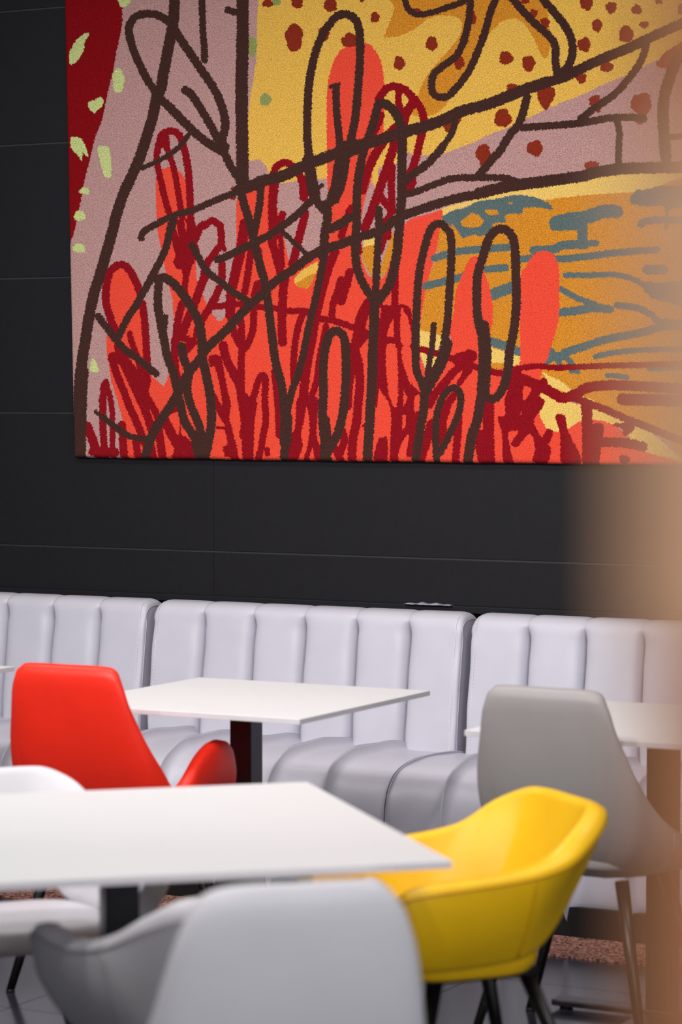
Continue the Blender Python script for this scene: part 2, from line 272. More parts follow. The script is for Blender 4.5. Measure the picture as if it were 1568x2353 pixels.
P(MAROON, '5 1320,1270 1400,1180 1410,1230 1370,1300 1360,1350 1340,1400 1340,1480 1350,1420 1330,1550 1290,1600 1290,1380'); S(MAROON, 52, '5 1425,1350 1420,1480 1400,1700'); S(MAROON, 62, '5 1230,1420 1190,1560 1150,1680'); S(MAROON, 50, '5 1100,1480 1075,1640')
S(MAROON, 50, '5 590,1480 600,1550 570,1640'); S(MAROON, 55, '5 510,1600 550,1620 570,1700'); S(MAROON, 60, '5 690,100 700,180'); P(MAROON, '5 870,40 930,0 910,100 880,200 868,200', 0); D(MAROON, '5 45,1610,22,20')
S(MAROON, 54, '2 850,710 900,645 965,622 1040,650 1110,720 1160,800 1175,900 1145,1020 1120,1130 1085,1230 1070,1280'); S(MAROON, 54, '2 1090,1270 1090,1320 1065,1370'); S(MAROON, 44, '2 870,830 820,950 790,1010')
S(MAROON, 46, '2 1000,640 990,720 1010,800 1040,860'); S(MAROON, 62, '2 1095,740 1045,820 1030,890'); S(MAROON, 62, '2 1030,880 950,940 890,1010 810,1140 760,1260 730,1370'); S(MAROON, 62, '2 975,990 935,1130 890,1260 850,1380 800,1520 750,1640')
S(MAROON, 50, '2 945,1200 940,1340 945,1500'); S(MAROON, 50, '2 850,1390 900,1470 950,1520'); S(MAROON, 42, '2 950,1500 900,1600'); S(MAROON, 50, '2 650,1500 610,1600 580,1700'); S(MAROON, 60, '2 900,1600 910,1700')
S(MAROON, 50, '2 90,1250 120,1195 180,1172 240,1210 290,1290 312,1400'); S(MAROON, 62, '2 100,1290 85,1450 85,1600 90,1690 5 80,110'); S(MAROON, 50, '2 155,1545 125,1640 130,1700')
S(MAROON, 62, '2 310,1300 310,1420')
D(MAROON, '6 40,935,48,42'); S(MAROON, 40, '6 370,1030 500,1008 650,1018 800,1015 1000,1005 1250,1000 1900,980'); S(MAROON, 66, '6 0,970 20,1040'); 
S(MAROON, 70, '6 420,1100 520,1145 600,1180 700,1235 790,1215 880,1165 1000,1148 1200,1150 1900,1190'); S(MAROON, 82, '6 1140,1245 1250,1250 1900,1260'); S(MAROON, 50, '6 790,1240 880,1270 1000,1315 1150,1380 1300,1440 1450,1500 1900,1680')
P(MAROON, '6 340,1010 430,1080 440,1140 425,1160 420,1240 440,1250 490,1170 550,1100 590,1100 600,1150 540,1220 580,1260 540,1340 500,1400 530,1480 590,1560 620,1600 600,1700 490,1700 510,1600 480,1500 440,1520 380,1590 340,1580 340,1550 390,1480 315,1490 330,1600 350,1700 280,1700 270,1500 240,1380 290,1360 290,1250 310,1180')
P(RED, '6 400,1360 410,1330 415,1355', 0)
S(MAROON, 76, '6 172,1270 172,1450 180,1700'); S(MAROON, 66, '6 110,1500 115,1600 135,1700'); S(MAROON, 56, '6 610,1490 560,1590'); P(MAROON, '6 655,1370 720,1362 750,1480 830,1640 830,1710 700,1710 690,1500')
S(MAROON, 74, '6 880,1280 885,1450 888,1700'); S(MAROON, 86, '6 960,1460 945,1560 925,1700'); S(MAROON, 66, '6 990,1555 1150,1560 1285,1588'); P(MAROON, '6 1065,1425 1180,1415 1220,1430 1220,1470 1170,1505 1140,1500 1140,1465'); D(MAROON, '6 1150,1680,40,32')
# brown
B = lambda w, s: S(BROWN, w, s)
B(54, '1 790,165 740,130 680,105 610,100 540,120 500,170 490,230 520,350 570,470 620,570 680,660 700,690'); B(74, '1 825,-120 815,100 800,220 775,350 745,500 720,640 690,700 660,850 620,980 570,1130 510,1270 450,1400 400,1550 4 380,0 340,150 290,320 240,480 205,640 180,800 155,950 140,1100')
B(94, '4 150,1050 140,1200 135,1400 128,1720'); B(58, '1 820,210 860,280 930,380 1010,500 1080,600 1130,690 1170,800 1185,900 1170,980 1150,1060'); B(60, '1 690,700 760,750 870,860 960,950 1060,1030 1150,1085'); B(54, '1 1165,1070 1200,1150 1250,1240 1290,1300'); B(70, '1 1140,1020 1180,1060')
B(56, '1 895,650 940,680 1000,770 1060,870 1110,960 1140,1030'); B(46, '1 1010,-120 1020,100 1025,250 1035,350 1035,435'); B(84, '1 1310,-120 1310,300 1303,600 1305,900 1310,1200 1310,1330'); B(48, '1 1205,70 1240,85 1290,90')
B(34, '1 930,955 870,1040 790,1110 700,1160 590,1210'); B(46, '4 578,85 600,35 1 700,1610 820,1550 950,1515 1100,1450 1250,1390'); B(78, '1 1280,1370 1400,1330 2 0,1305 150,1270 300,1200 400,1160 530,1110 700,1050 850,1010 1000,960 1150,920 1300,870 1450,800 3 100,770 200,740 300,700 450,640 600,590')
B(68, '3 500,625 600,590 720,555 850,490 1000,420 1150,360 1300,290 1450,220 1900,20')
B(58, '1 1290,1370 1330,1500 1370,1640 4 1400,150 1440,300 1475,430 1500,600 5 80,800 110,1000 150,1150 165,1330 180,1500 160,1720'); B(50, '1 1440,1340 1435,1450 1410,1600 1390,1690'); B(80, '5 185,1380 175,1560')
B(62, '4 700,385 750,372 830,430 920,550 990,680 1015,800 1020,950 1050,1080 1080,1250 1085,1400 1070,1520 1025,1720'); B(58, '4 705,380 700,560 720,700 750,850 770,950 810,1050 830,1150 860,1270 890,1400 950,1500 1010,1600'); B(44, '4 752,655 745,720 730,770'); B(58, '4 872,865 885,950 920,1050 910,1180 940,1300 990,1420 1020,1540')
P(BROWN, '4 930,1470 990,1500 1060,1480 1110,1480 1090,1560 1060,1700 980,1700 940,1560')
B(62, '4 590,1720 660,1500 740,1370 830,1230 920,1060 1000,960 1060,870 1180,760 1330,600 1450,490 5 100,400 220,320 350,220 450,170 600,120 700,80 860,30 2 1000,1565 1150,1510 1300,1460 1450,1420 3 100,1400 250,1360 400,1330 550,1312')
B(78, '3 100,1395 250,1358 400,1330 550,1312 700,1290 850,1270 950,1242 1100,1220 1300,1210 1900,1200'); B(52, '4 1130,240 1200,215 1330,150 1450,90 5 50,70 180,-20 2 280,1530 340,1470 400,1420'); B(60, '2 510,1650 640,1570')
B(50, '1 820,1550 800,1640 4 790,0 760,150 700,280 620,430 540,570 470,680 420,790'); B(50, '4 270,650 330,730 400,820 460,885 560,960 685,1062'); B(48, '4 945,135 990,220 1050,320 1150,400 1250,480 1350,540'); B(26, '4 250,1335 300,1375'); B(42, '4 300,1375 400,1450 500,1515 620,1530')
B(50, '5 455,200 430,350 390,530 350,700 310,900 270,1060 220,1200 190,1330'); B(62, '2 470,1470 480,1560 460,1690 5 455,130 450,220')
B(56, '2 450,1510 400,1440 370,1300 350,1150 335,1000 335,800 345,620 375,450 420,300 490,180 550,115 610,102 670,130 705,200 715,320 710,500 695,700 680,850 650,1000 625,1100 600,1200 580,1330 530,1430 470,1490'); B(28, '2 395,1370 440,1335'); B(76, '2 600,1180 570,1330 530,1430'); B(80, '2 340,1150 365,1300 385,1400')
B(50, '2 540,625 545,800 560,950 570,1080 550,1200 530,1330 500,1430'); B(30, '2 505,625 560,610'); B(110, '2 590,1080 680,1060')
B(64, '2 855,745 900,752 960,800 1000,880 1020,1000 1015,1200 1015,1400 1000,1600 5 985,150 960,300 920,430 850,530'); B(58, '2 850,745 820,850 790,950 750,1050 720,1180 700,1300 690,1450 690,1600 5 680,150 690,280 730,400 790,500 820,560')
B(50, '2 850,1510 848,1690 5 840,200 830,400 820,560'); B(66, '5 820,540 815,700 805,900 800,1100 790,1300 778,1500 765,1720'); B(42, '2 1400,870 1380,950 1310,1060'); B(56, '2 1310,1060 1200,1180 1090,1260 1050,1300')
B(48, '2 1060,1400 1150,1370 1300,1310 1400,1285 3 100,1280 280,1282 380,1310 450,1330'); B(56, '3 100,1270 180,1170 260,1080 320,980 380,910 420,820 450,700'); B(50, '3 420,920 550,910 700,900 850,885 950,868 1050,850 1200,845 1290,852')
B(50, '3 840,855 950,770 1080,680 1180,570 1260,460 1300,360 1310,300'); B(46, '3 1095,860 1115,950 1110,1100 1110,1200'); B(56, '3 550,-120 560,-20 640,80 720,180 770,280 780,380 750,470 690,530'); B(54, '3 320,-40 430,90 530,190 620,270 655,340 655,450 670,530')
B(50, '3 250,-60 190,80 150,220 100,360 2 1500,510 1420,620 1350,690 1290,700 1240,670 1230,600 1250,530 1320,470 1400,410 1450,330 1480,230 1500,130 1515,-60'); B(42, '2 1030,-60 1050,40 1090,90 1150,105 1250,85 1350,50 1440,20 1540,-40')
B(78, '3 1620,380 1540,420 1500,500 1450,650 1430,800 1440,1000 1450,1130'); B(40, '3 1440,990 1600,980 1900,960')
B(60, '5 470,1630 445,1400 450,1200 450,1000 470,850 500,775 550,755 600,810 612,950 610,1150 590,1350 550,1500 500,1590'); B(80, '5 455,1400 470,1560 460,1720')
B(54, '5 1180,1190 1155,1120 1120,1030 1115,850 1120,650 1130,450 1150,280 1190,120 2 1230,1640 1290,1612 1340,1650 5 1370,80 1372,250 1360,450 1345,680 1320,850 1290,980 1240,1110 1190,1200'); B(40, '5 1245,710 1235,850 1218,950 1200,1080 1190,1180'); B(80, '5 1340,850 1290,1000 1200,1150'); B(60, '5 1180,1180 1170,1350 1150,1450 1110,1720')
B(48, '5 1265,1720 1260,1430 1290,1280 1340,1190 1400,1165 1440,1220 1430,1330 1390,1430 1330,1560 1285,1640'); B(60, '6 115,1240 135,1100 140,950 125,800 95,650 90,500 95,350 130,230 180,80 250,20 320,40 360,130 370,350 375,550 355,750 325,900 310,1050 270,1180 215,1240 150,1230'); B(88, '6 130,720 145,850 145,1020 135,1180'); B(66, '6 120,1230 90,1400 50,1520 20,1720')
B(34, '5 150,30 230,110 330,200')
# ---- raster
def catmull(pts, closed, n=6):
    pts = np.array(pts); N = len(pts); out = []
    rng = range(N) if closed else range(N - 1)
    for i in rng:
        if closed: p0, p1, p2, p3 = pts[i - 1], pts[i], pts[(i + 1) % N], pts[(i + 2) % N]
        else: p0, p1, p2, p3 = pts[max(i - 1, 0)], pts[i], pts[i + 1], pts[min(i + 2, N - 1)]
        for k in range(n):
            t = k / n
            out.append(.5 * ((2 * p1) + (p2 - p0) * t + (2 * p0 - 5 * p1 + 4 * p2 - p3) * t * t + (3 * p1 - p0 - 3 * p2 + p3) * t ** 3))
    if not closed: out.append(pts[-1])
    return np.array(out)
def raster(x0, y0, x1, y1):
    W, H = x1 - x0, y1 - y0
    A = np.zeros((H, W), np.uint8)
    def box(a, b, c, d):
        return max(0, int(a - x0)), max(0, int(b - y0)), min(W, int(c - x0) + 2), min(H, int(d - y0) + 2)
    for it in DES:
        k, c = it[0], it[1]
        if k == 'p':
            q = catmull(it[2], True, 5) if it[3] else np.array(it[2])
            i0, j0, i1, j1 = box(q[:, 0].min(), q[:, 1].min(), q[:, 0].max(), q[:, 1].max())
            if i1 <= i0 or j1 <= j0: continue
            for j in range(j0, j1):
                yy = j + y0 + .5; a = q; b = np.roll(q, -1, 0)
                m = (a[:, 1] <= yy) != (b[:, 1] <= yy)
                if not m.any(): continue
                xs = np.sort(a[m, 0] + (yy - a[m, 1]) / (b[m, 1] - a[m, 1]) * (b[m, 0] - a[m, 0]))
                for s in range(0, len(xs) - 1, 2):
                    u, v = int(round(xs[s] - x0)), int(round(xs[s + 1] - x0))
                    A[j, max(u, 0):max(min(v, W), 0)] = c
        else:
            if k == 's':
                q = catmull(it[3], False, 5); r = it[2] / 2
                segs = list(zip(q[:-1], q[1:]))
            else:
                segs = None
            if k == 'd':
                _, _, cx_, cy_, rx, ry = it
                i0, j0, i1, j1 = box(cx_ - rx, cy_ - ry, cx_ + rx, cy_ + ry)
                if i1 <= i0 or j1 <= j0: continue
                Y, X = np.mgrid[j0:j1, i0:i1]; X = X + x0 + .5 - cx_; Y = Y + y0 + .5 - cy_
                an = np.arctan2(Y, X); wob = 1 + .07 * np.sin(3 * an + cx_) + .05 * np.sin(5 * an + cy_)
                A[j0:j1, i0:i1][(X / rx) ** 2 + (Y / ry) ** 2 < wob ** 2] = c
                continue
            for a, b in segs:
                i0, j0, i1, j1 = box(min(a[0], b[0]) - r, min(a[1], b[1]) - r, max(a[0], b[0]) + r, max(a[1], b[1]) + r)
                if i1 <= i0 or j1 <= j0: continue
                Y, X = np.mgrid[j0:j1, i0:i1]; X = X + x0 + .5; Y = Y + y0 + .5
                d = b - a; L = d @ d + 1e-9
                t = np.clip(((X - a[0]) * d[0] + (Y - a[1]) * d[1]) / L, 0, 1)
                A[j0:j1, i0:i1][(X - a[0] - t * d[0]) ** 2 + (Y - a[1] - t * d[1]) ** 2 < r * r] = c
    return A
# ------------------------------------------------------------------ the tufted wall hanging
def px_of(x, y, z):                 # where the design of the hanging puts a point of the wall plane
    X = CS * x + SN * y; Y = -SN * x + CS * y; Z = z - EYE
    cp, sp = math.cos(PITCH), math.sin(PITCH)
    d = Y * cp - Z * sp; u = Y * sp + Z * cp
    return 784 + FPX * X / d, 1176.5 - FPX * u / d
TX0, TX1, TZ0, TZ1, TY = -5.37, -2.85, 1.350, 3.02, YW - .03
CELL = .0024
def hanging():
    A = raster(150, -40, 1700, 1075)
    nu = int((TX1 - TX0) / CELL); nv = int((TZ1 - TZ0) / CELL)
    U, Vv = np.meshgrid(np.arange(nu + 1), np.arange(nv + 1))
    z = TZ0 + Vv * CELL
    left = LEFT_A + LEFT_B * (z - TZ0)
    x = left + (TX1 - left) * (U / nu)
    rng = np.random.default_rng(3)
    y = TY + rng.uniform(-.0007, .0007, x.shape)
    ed = np.minimum(np.minimum(U, nu - U), np.minimum(Vv, nv - Vv)).astype(float)
    rr = 6.0; e = np.clip(ed / rr, 0, 1); y = y + .014 * (1 - np.sqrt(1 - (1 - e) ** 2))
    z = z + np.where(Vv < 6, .0008 * np.sin(U * .035) + rng.uniform(-.0012, .0012, x.shape), 0)
    # colours
    xc = (x[:-1, :-1] + x[1:, 1:]) / 2; zc = (z[:-1, :-1] + z[1:, 1:]) / 2
    X = CS * xc + SN * TY; Y = -SN * xc + CS * TY; Z = zc - EYE
    cp, sp = math.cos(PITCH), math.sin(PITCH); d = Y * cp - Z * sp; u = Y * sp + Z * cp
    px = 784 + FPX * X / d; py = 1176.5 - FPX * u / d
    j1 = rng.normal(0, .55, px.shape); j2 = rng.normal(0, .55, px.shape)
    k = 2 * PI / 17; px = px + j1 + .5 * np.sin(py * k * 1.3 + px * .05) + .4 * np.sin(py * .9); py = py + j2 + .5 * np.sin(px * k + py * .07) + .4 * np.sin(px * .8)
    ci = np.clip((px - 150).astype(int), 0, A.shape[1] - 1); cj = np.clip((py + 40).astype(int), 0, A.shape[0] - 1)
    mi = A[cj, ci].ravel().astype(np.int32)
    n1 = x.size
    W_ = nu + 1
    co = np.stack([x.ravel(), y.ravel(), z.ravel()], 1)
    # a back rim against the wall
    ring = [j * 0 + i for j in (0,) for i in range(W_)] + [j * W_ + nu for j in range(1, nv + 1)] + [nv * W_ + i for i in range(nu - 1, -1, -1)] + [j * W_ for j in range(nv - 1, 0, -1)]
    ring = np.array(ring); bk = co[ring].copy(); bk[:, 1] = YW - .001
    co = np.concatenate([co, bk])
    a = (np.arange(nv)[:, None] * W_ + np.arange(nu)[None, :]).ravel()
    quads = np.stack([a, a + 1, a + W_ + 1, a + W_], 1)
    nr = len(ring); r_ = np.arange(nr); rq = np.stack([ring, n1 + r_, n1 + (r_ + 1) % nr, ring[(r_ + 1) % nr]], 1)
    cells = []
    for q in ring[:]:
        j, i = divmod(int(q), W_); cells.append(min(j, nv - 1) * nu + min(i, nu - 1))
    rm = mi[np.array(cells)]
    quads = np.concatenate([quads, rq]); mi = np.concatenate([mi, rm])
    me = bpy.data.meshes.new('wall_tapestry'); me.vertices.add(len(co)); me.vertices.foreach_set('co', co.ravel())
    me.loops.add(quads.size); me.loops.foreach_set('vertex_index', quads.ravel().astype(np.int32))
    me.polygons.add(len(quads)); me.polygons.foreach_set('loop_start', np.arange(len(quads), dtype=np.int32) * 4)
    me.polygons.foreach_set('loop_total', np.full(len(quads), 4, np.int32))
    for m in wool: me.materials.append(m)
    me.polygons.foreach_set('material_index', mi.astype(np.int32)); me.polygons.foreach_set('use_smooth', np.ones(len(quads), bool))
    me.update(calc_edges=True); me.validate()
    o = bpy.data.objects.new('wall_tapestry', me); col.objects.link(o)
    return o
LEFT_A, LEFT_B = -5.2435, -.020
WC = dict(MAUVE=(182, 141, 138), DKRED=(132, 10, 18), YEL=(238, 188, 84), AMB=(205, 134, 40), PALE=(250, 208, 112), RED=(250, 82, 60), MAROON=(136, 14, 26), BROWN=(66, 41, 36), LGREEN=(196, 206, 136), DGREEN=(142, 150, 88), RUST=(134, 44, 26), TEAL=(88, 104, 104))
wool = [mat('wool_' + k.lower(), v, .95, .1, 330, .40, .9, 420, sheen=0, detail=2) for k, v in WC.items()]
tap = hanging()
tag(tap, 'large tufted wool hanging with red cactus shapes on the black wall', 'tapestry')

# ------------------------------------------------------------------ banquette
def section_back():                 # (y, z) from the front bottom over the top to the rear
    return crm([(7.60, 0, .42), (7.603, 0, .50), (7.615, 0, .60), (7.632, 0, .72), (7.645, 0, .80), (7.655, 0, .845), (7.675, 0, .868), (7.71, 0, .876), (7.755, 0, .872), (7.785, 0, .85), (7.795, 0, .80), (7.795, 0, .60), (7.795, 0, .42)], 72)
def section_seat():
    return crm([(7.66, 0, .425), (7.60, 0, .437), (7.50, 0, .446), (7.37, 0, .450), (7.26, 0, .446), (7.175, 0, .428), (7.12, 0, .390), (7.095, 0, .33), (7.09, 0, .22), (7.095, 0, .12), (7.12, 0, .08), (7.2, 0, .08), (7.35, 0, .08)], 72)
def channelled(name, sec, x0, x1, nch, depth, fade, parent, m, endg=.35):
    """sec is a list of Vectors (y,0,z); channels bulge along the section normal."""
    K = 22; W = (x1 - x0) / nch; V, F = [], []; ns = len(sec); cols = []
    for c in range(nch):
        for k in range(K + (1 if c == nch - 1 else 0)):
            uu = .5 + .5 * math.sin((k / K - .5) * PI)
            cols.append((x0 + (c + uu) * W, uu, c))
    for i, (x, u, c) in enumerate(cols):
        last = (i == 0 or i == len(cols) - 1)
        e = abs(2 * u - 1)
        if (c == 0 and u < .5) or (c == nch - 1 and u > .5) or i == len(cols) - 1:
            g = (1 - e ** 14) ** .5 if e < 1 else 0; g = endg + .1 + (.9 - endg) * g if not last else endg
        else: g = (1 - e ** 7) ** .55 if e < 1 else 0
        if i == 0 or i == len(cols) - 1: g = endg
        for j, p in enumerate(sec):
            a, b = sec[max(j - 1, 0)], sec[min(j + 1, ns - 1)]
            t = Vector((b.x - a.x, b.z - a.z)).normalized(); n = Vector((-t.y, t.x))
            dd = depth * fade(j / (ns - 1)) * (g - 1)
            # soft puckers beside the seams
            puck = .0025 * math.sin(j * .55 + c * 2.1 + x * 3) * (e ** 3) * (fade(j / (ns - 1)))
            de = min(x - x0, x1 - x); drop = 0
            if de < .035 and p.z > .80: drop = .022 * (1 - math.sqrt(1 - (1 - de / .035) ** 2)) * min(1, (p.z - .80) / .04)
            V.append((x, p.x + n.x * (dd + puck), p.z + n.y * (dd + puck) - drop))
    nc = len(cols)
    for i in range(nc - 1):
        for j in range(ns - 1): F.append([i * ns + j, i * ns + j + 1, (i + 1) * ns + j + 1, (i + 1) * ns + j])
    # end faces as fans
    for i, rev in ((0, False), (nc - 1, True)):
        cy = sum(V[i * ns + j][1] for j in range(ns)) / ns; cz = sum(V[i * ns + j][2] for j in range(ns)) / ns
        V.append((cols[i][0], cy, cz)); ce = len(V) - 1
        base = len(V)
        for j in range(ns): V.append(V[i * ns + j])
        for j in range(ns):
            f = [ce, base + (j + 1) % ns, base + j]; F.append(f[::-1] if rev else f)
    o = mk(name, V, F, m, parent)
    return o
def flip_check(o):
    bm = bmesh.new(); bm.from_mesh(o.data); bmesh.ops.recalc_face_normals(bm, faces=bm.faces); bm.to_mesh(o.data); bm.free()
SB, SS = section_back(), section_seat()
fb = lambda t: 1 if t < .34 else max(.10, 1 - (t - .34) / .09)
fs = lambda t: .55 + .45 * min(1, t * 2)
units = [(-5.985, -4.835, 'left of the three pale lavender channelled banquette units, behind the red chair'),
         (-4.80, -3.650, 'middle pale lavender channelled banquette unit between the red chair and the tall grey chair'),
         (-3.615, -2.465, 'pale lavender channelled banquette unit at right, behind the tall grey chair')]
def outline(sec, x, off, drop=False):           # an end edge line of a section pushed out a little
    out = []
    for j, p in enumerate(sec):
        a, b = sec[max(j - 1, 0)], sec[min(j + 1, len(sec) - 1)]
        t = Vector((b.x - a.x, b.z - a.z)).normalized(); n = Vector((-t.y, t.x))
        dz = .022 * min(1, max(0, (p.z - .80) / .04)) if drop else 0
        o_ = off(j / 71) if callable(off) else off
        out.append((x, p.x + n.x * o_, p.z + n.y * o_ - dz))
    return out
for (x0, x1, lab) in units:
    r = empty('banquette', ((x0 + x1) / 2, 7.3, 0)); tag(r, lab, 'banquette', 'channelled banquette units')
    ox = (x0 + x1) / 2; oy = 7.3
    def place(o): o.location = (-ox, -oy, 0); return o
    bk = place(channelled('backrest', SB, x0, x1, 6, .058, fb, r, M['lav'], .7)); flip_check(bk)
    st = place(channelled('seat', SS, x0 - .014, x1 + .014, 6, .045, fs, r, M['lav'], .75)); flip_check(st)
    for (par, sec, dp) in ((bk, SB, .058), (st, SS, .045)):
        for xe in ((x0, x1) if par is bk else (x0 - .014, x1 + .014)):
            t = tube('piping', outline(sec[:52], xe, (lambda t: -.30 * .058 * fb(t) + .0005) if par is bk else (lambda t: -.25 * .045 * fs(t) + .0005), par is bk), .002, M['lav_pipe'], par, 6)
            t['label'] = 'darker piping along the end edge'
    # dotted stitching just inside each end of the backrest
    for xe, sgn in ((x0, 1), (x1, -1)):
        V, F = [], []; pts = outline(crm(SB[:36], 130), xe + sgn * .018, .0006)
        for q in range(0, 129, 2):
            a, b_ = Vector(pts[q]), Vector(pts[q + 1]); boxgeo(V, F, a.x - .0008, a.x + .0008, min(a.y, b_.y) - .0012, max(a.y, b_.y), min(a.z, b_.z), max(a.z, b_.z))
        s = mk('stitching', V, F, M['stitch'], bk, smooth=False); s['label'] = 'pale dotted stitching'
    place(box('plinth', (x0 + .002, x1 - .002, 7.085, 7.80, 0, .09), M['plinth'], r))
    place(box('back_panel', (x0 + .004, x1 - .004, 7.62, 7.79, .09, .43), M['plinth'], r))
# carpet strip along the banquette
cp_ = box('carpet_strip', (-7.6, 1.2, 6.83, 7.08, 0, .006), M['carpet']); tag(cp_, 'narrow strip of brown speckled carpet along the foot of the banquettes', 'carpet')
# crumpled film on the ledge behind the middle banquette
V, F = [], []
rnd = random.Random(8)
for i in range(25):
    for j in range(6):
        V.append((-3.93 + i * .007, 7.80 + j * .006 , .886 + .005 * math.sin(j / 5 * PI) * (1 + .5 * math.sin(i * .9)) * math.sin(i / 24 * PI) ** .4 + .0015 * rnd.random()))
for i in range(24):
    for j in range(5): F.append([i * 6 + j, (i + 1) * 6 + j, (i + 1) * 6 + j + 1, i * 6 + j + 1])
fm = mk('plastic_wrap', V, F, M['film'], solid=.001)
tag(fm, 'small crumpled piece of pale plastic wrap on the ledge behind the middle banquette', 'plastic wrap')

# ------------------------------------------------------------------ tables
def table(cx, cy, rz, wx, wy, label):
    r = empty('cafe_table', (cx, cy, 0), rz); tag(r, label, 'table', 'white square cafe tables')
    box('tabletop', (-wx / 2, wx / 2, -wy / 2, wy / 2, .736, .75), M['top'], r, bevel=.0008)
    box('edge_band', (-wx / 2 - .0006, wx / 2 + .0006, -wy / 2 - .0006, wy / 2 + .0006, .7365, .7492), M['edge'], r)
    box('column', (-.033, .033, -.033, .033, .03, .73), M['post'], r, bevel=.003)
    V, F = [], []; L = .29
    boxgeo(V, F, -L, L, -.03, .03, .010, .026); boxgeo(V, F, -.03, .03, -L, L, .0105, .0265); boxgeo(V, F, -.055, .055, -.055, .055, .010, .032)
    bs = mk('cross_base', V, F, M['post'], r, smooth=False, bevel=.003)
    for (gx, gy) in ((-L + .03, 0), (L - .03, 0), (0, -L + .03), (0, L - .03)): tube('glide', [(gx, gy, 0), (gx, gy, .011)], .017, M['plinth'], bs, 12)
    box('mounting_plate', (-.13, .13, -.13, .13, .73, .7362), M['post'], r, bevel=.001)
    return r
table(-3.637, 6.267, 0, .745, .745, 'square white table with dark column in front of the middle banquette')
table(-2.43, 6.267, 0, .745, .745, 'white table at the right edge, partly behind the tall grey chair')
table(-5.035, 6.267, 0, .745, .745, 'white table at the far left edge, only its corner in view')
t1 = cw(-.42, 5.03)
table(t1[0], t1[1], R(43.6), 1.0, 1.0, 'large white table in the foreground between the grey and yellow chairs')

# ------------------------------------------------------------------ chairs
def strip(name, rim, mid, bot, m, parent, thick, nt=46, nv=9, sub=2):
    """upholstered wall swept from one arm round the back to the other; controls given for x>=0"""
    def full(c): return [(-x, y, z) for (x, y, z) in c[::-1]] + [(x, y, z) for (x, y, z) in c[1:]]
    A_, B_, C_ = crm(full(bot), nt), crm(full(mid), nt), crm(full(rim), nt)
    V, F = [], []
    for i in range(nt):
        a, b, c = A_[i], B_[i], C_[i]
        for k in range(nv):
            t = k / (nv - 1)
            # parabola through a, b (t=.5), c
            V.append(a * (2 * (t - .5) * (t - 1)) + b * (-4 * t * (t - 1)) + c * (2 * t * (t - .5)))
    for i in range(nt - 1):
        for k in range(nv - 1): F.append([i * nv + k, (i + 1) * nv + k, (i + 1) * nv + k + 1, i * nv + k + 1])
    o = mk(name, V, F, m, parent, solid=thick, sub=sub)
    return o, A_, B_, C_
def slab(name, outline_pts, z0, z1, rnd_, m, parent, dome=.012):
    """rounded cushion over a plan outline"""
    n = len(outline_pts); V, F = [], []
    cx_ = sum(p[0] for p in outline_pts) / n; cy_ = sum(p[1] for p in outline_pts) / n
    prof = []
    for k in range(7):
        a = -PI / 2 + k / 6 * PI; prof.append((1 - rnd_ * (1 - math.cos(a)), (z0 + z1) / 2 + math.sin(a) * (z1 - z0) / 2))
    prof = [(.0, z0), (.5, z0)] + prof + [(.75, z1 + dome * .6), (.4, z1 + dome), (0, z1 + dome)]
    for (s, z) in prof:
        for p in outline_pts: V.append((cx_ + (p[0] - cx_) * max(s, .001), cy_ + (p[1] - cy_) * max(s, .001), z))
    for i in range(len(prof) - 1):
        for k in range(n): F.append([i * n + k, i * n + (k + 1) % n, (i + 1) * n + (k + 1) % n, (i + 1) * n + k])
    return mk(name, V, F, m, parent)
def superell(wx, wy, cy, p=3.2, n=40):
    out = []
    for k in range(n):
        a = 2 * PI * k / n; c, s = math.cos(a), math.sin(a)
        out.append((wx * math.copysign(abs(c) ** (2 / p), c), cy + wy * math.copysign(abs(s) ** (2 / p), s)))
    return out
def legs(parent, pts, r0=.016, r1=.011, feet=True):
    for (a, b) in pts:
        l = tube('leg', [a, [(a[i] + b[i]) / 2 for i in range(3)], (b[0], b[1], b[2] + .006)], r0, M['leg'], parent, 12, r1)
        if feet: tube('foot', [(b[0], b[1], b[2] + .007), (b[0], b[1], b[2])], r1 * 1.1, M['plinth'], l, 10)
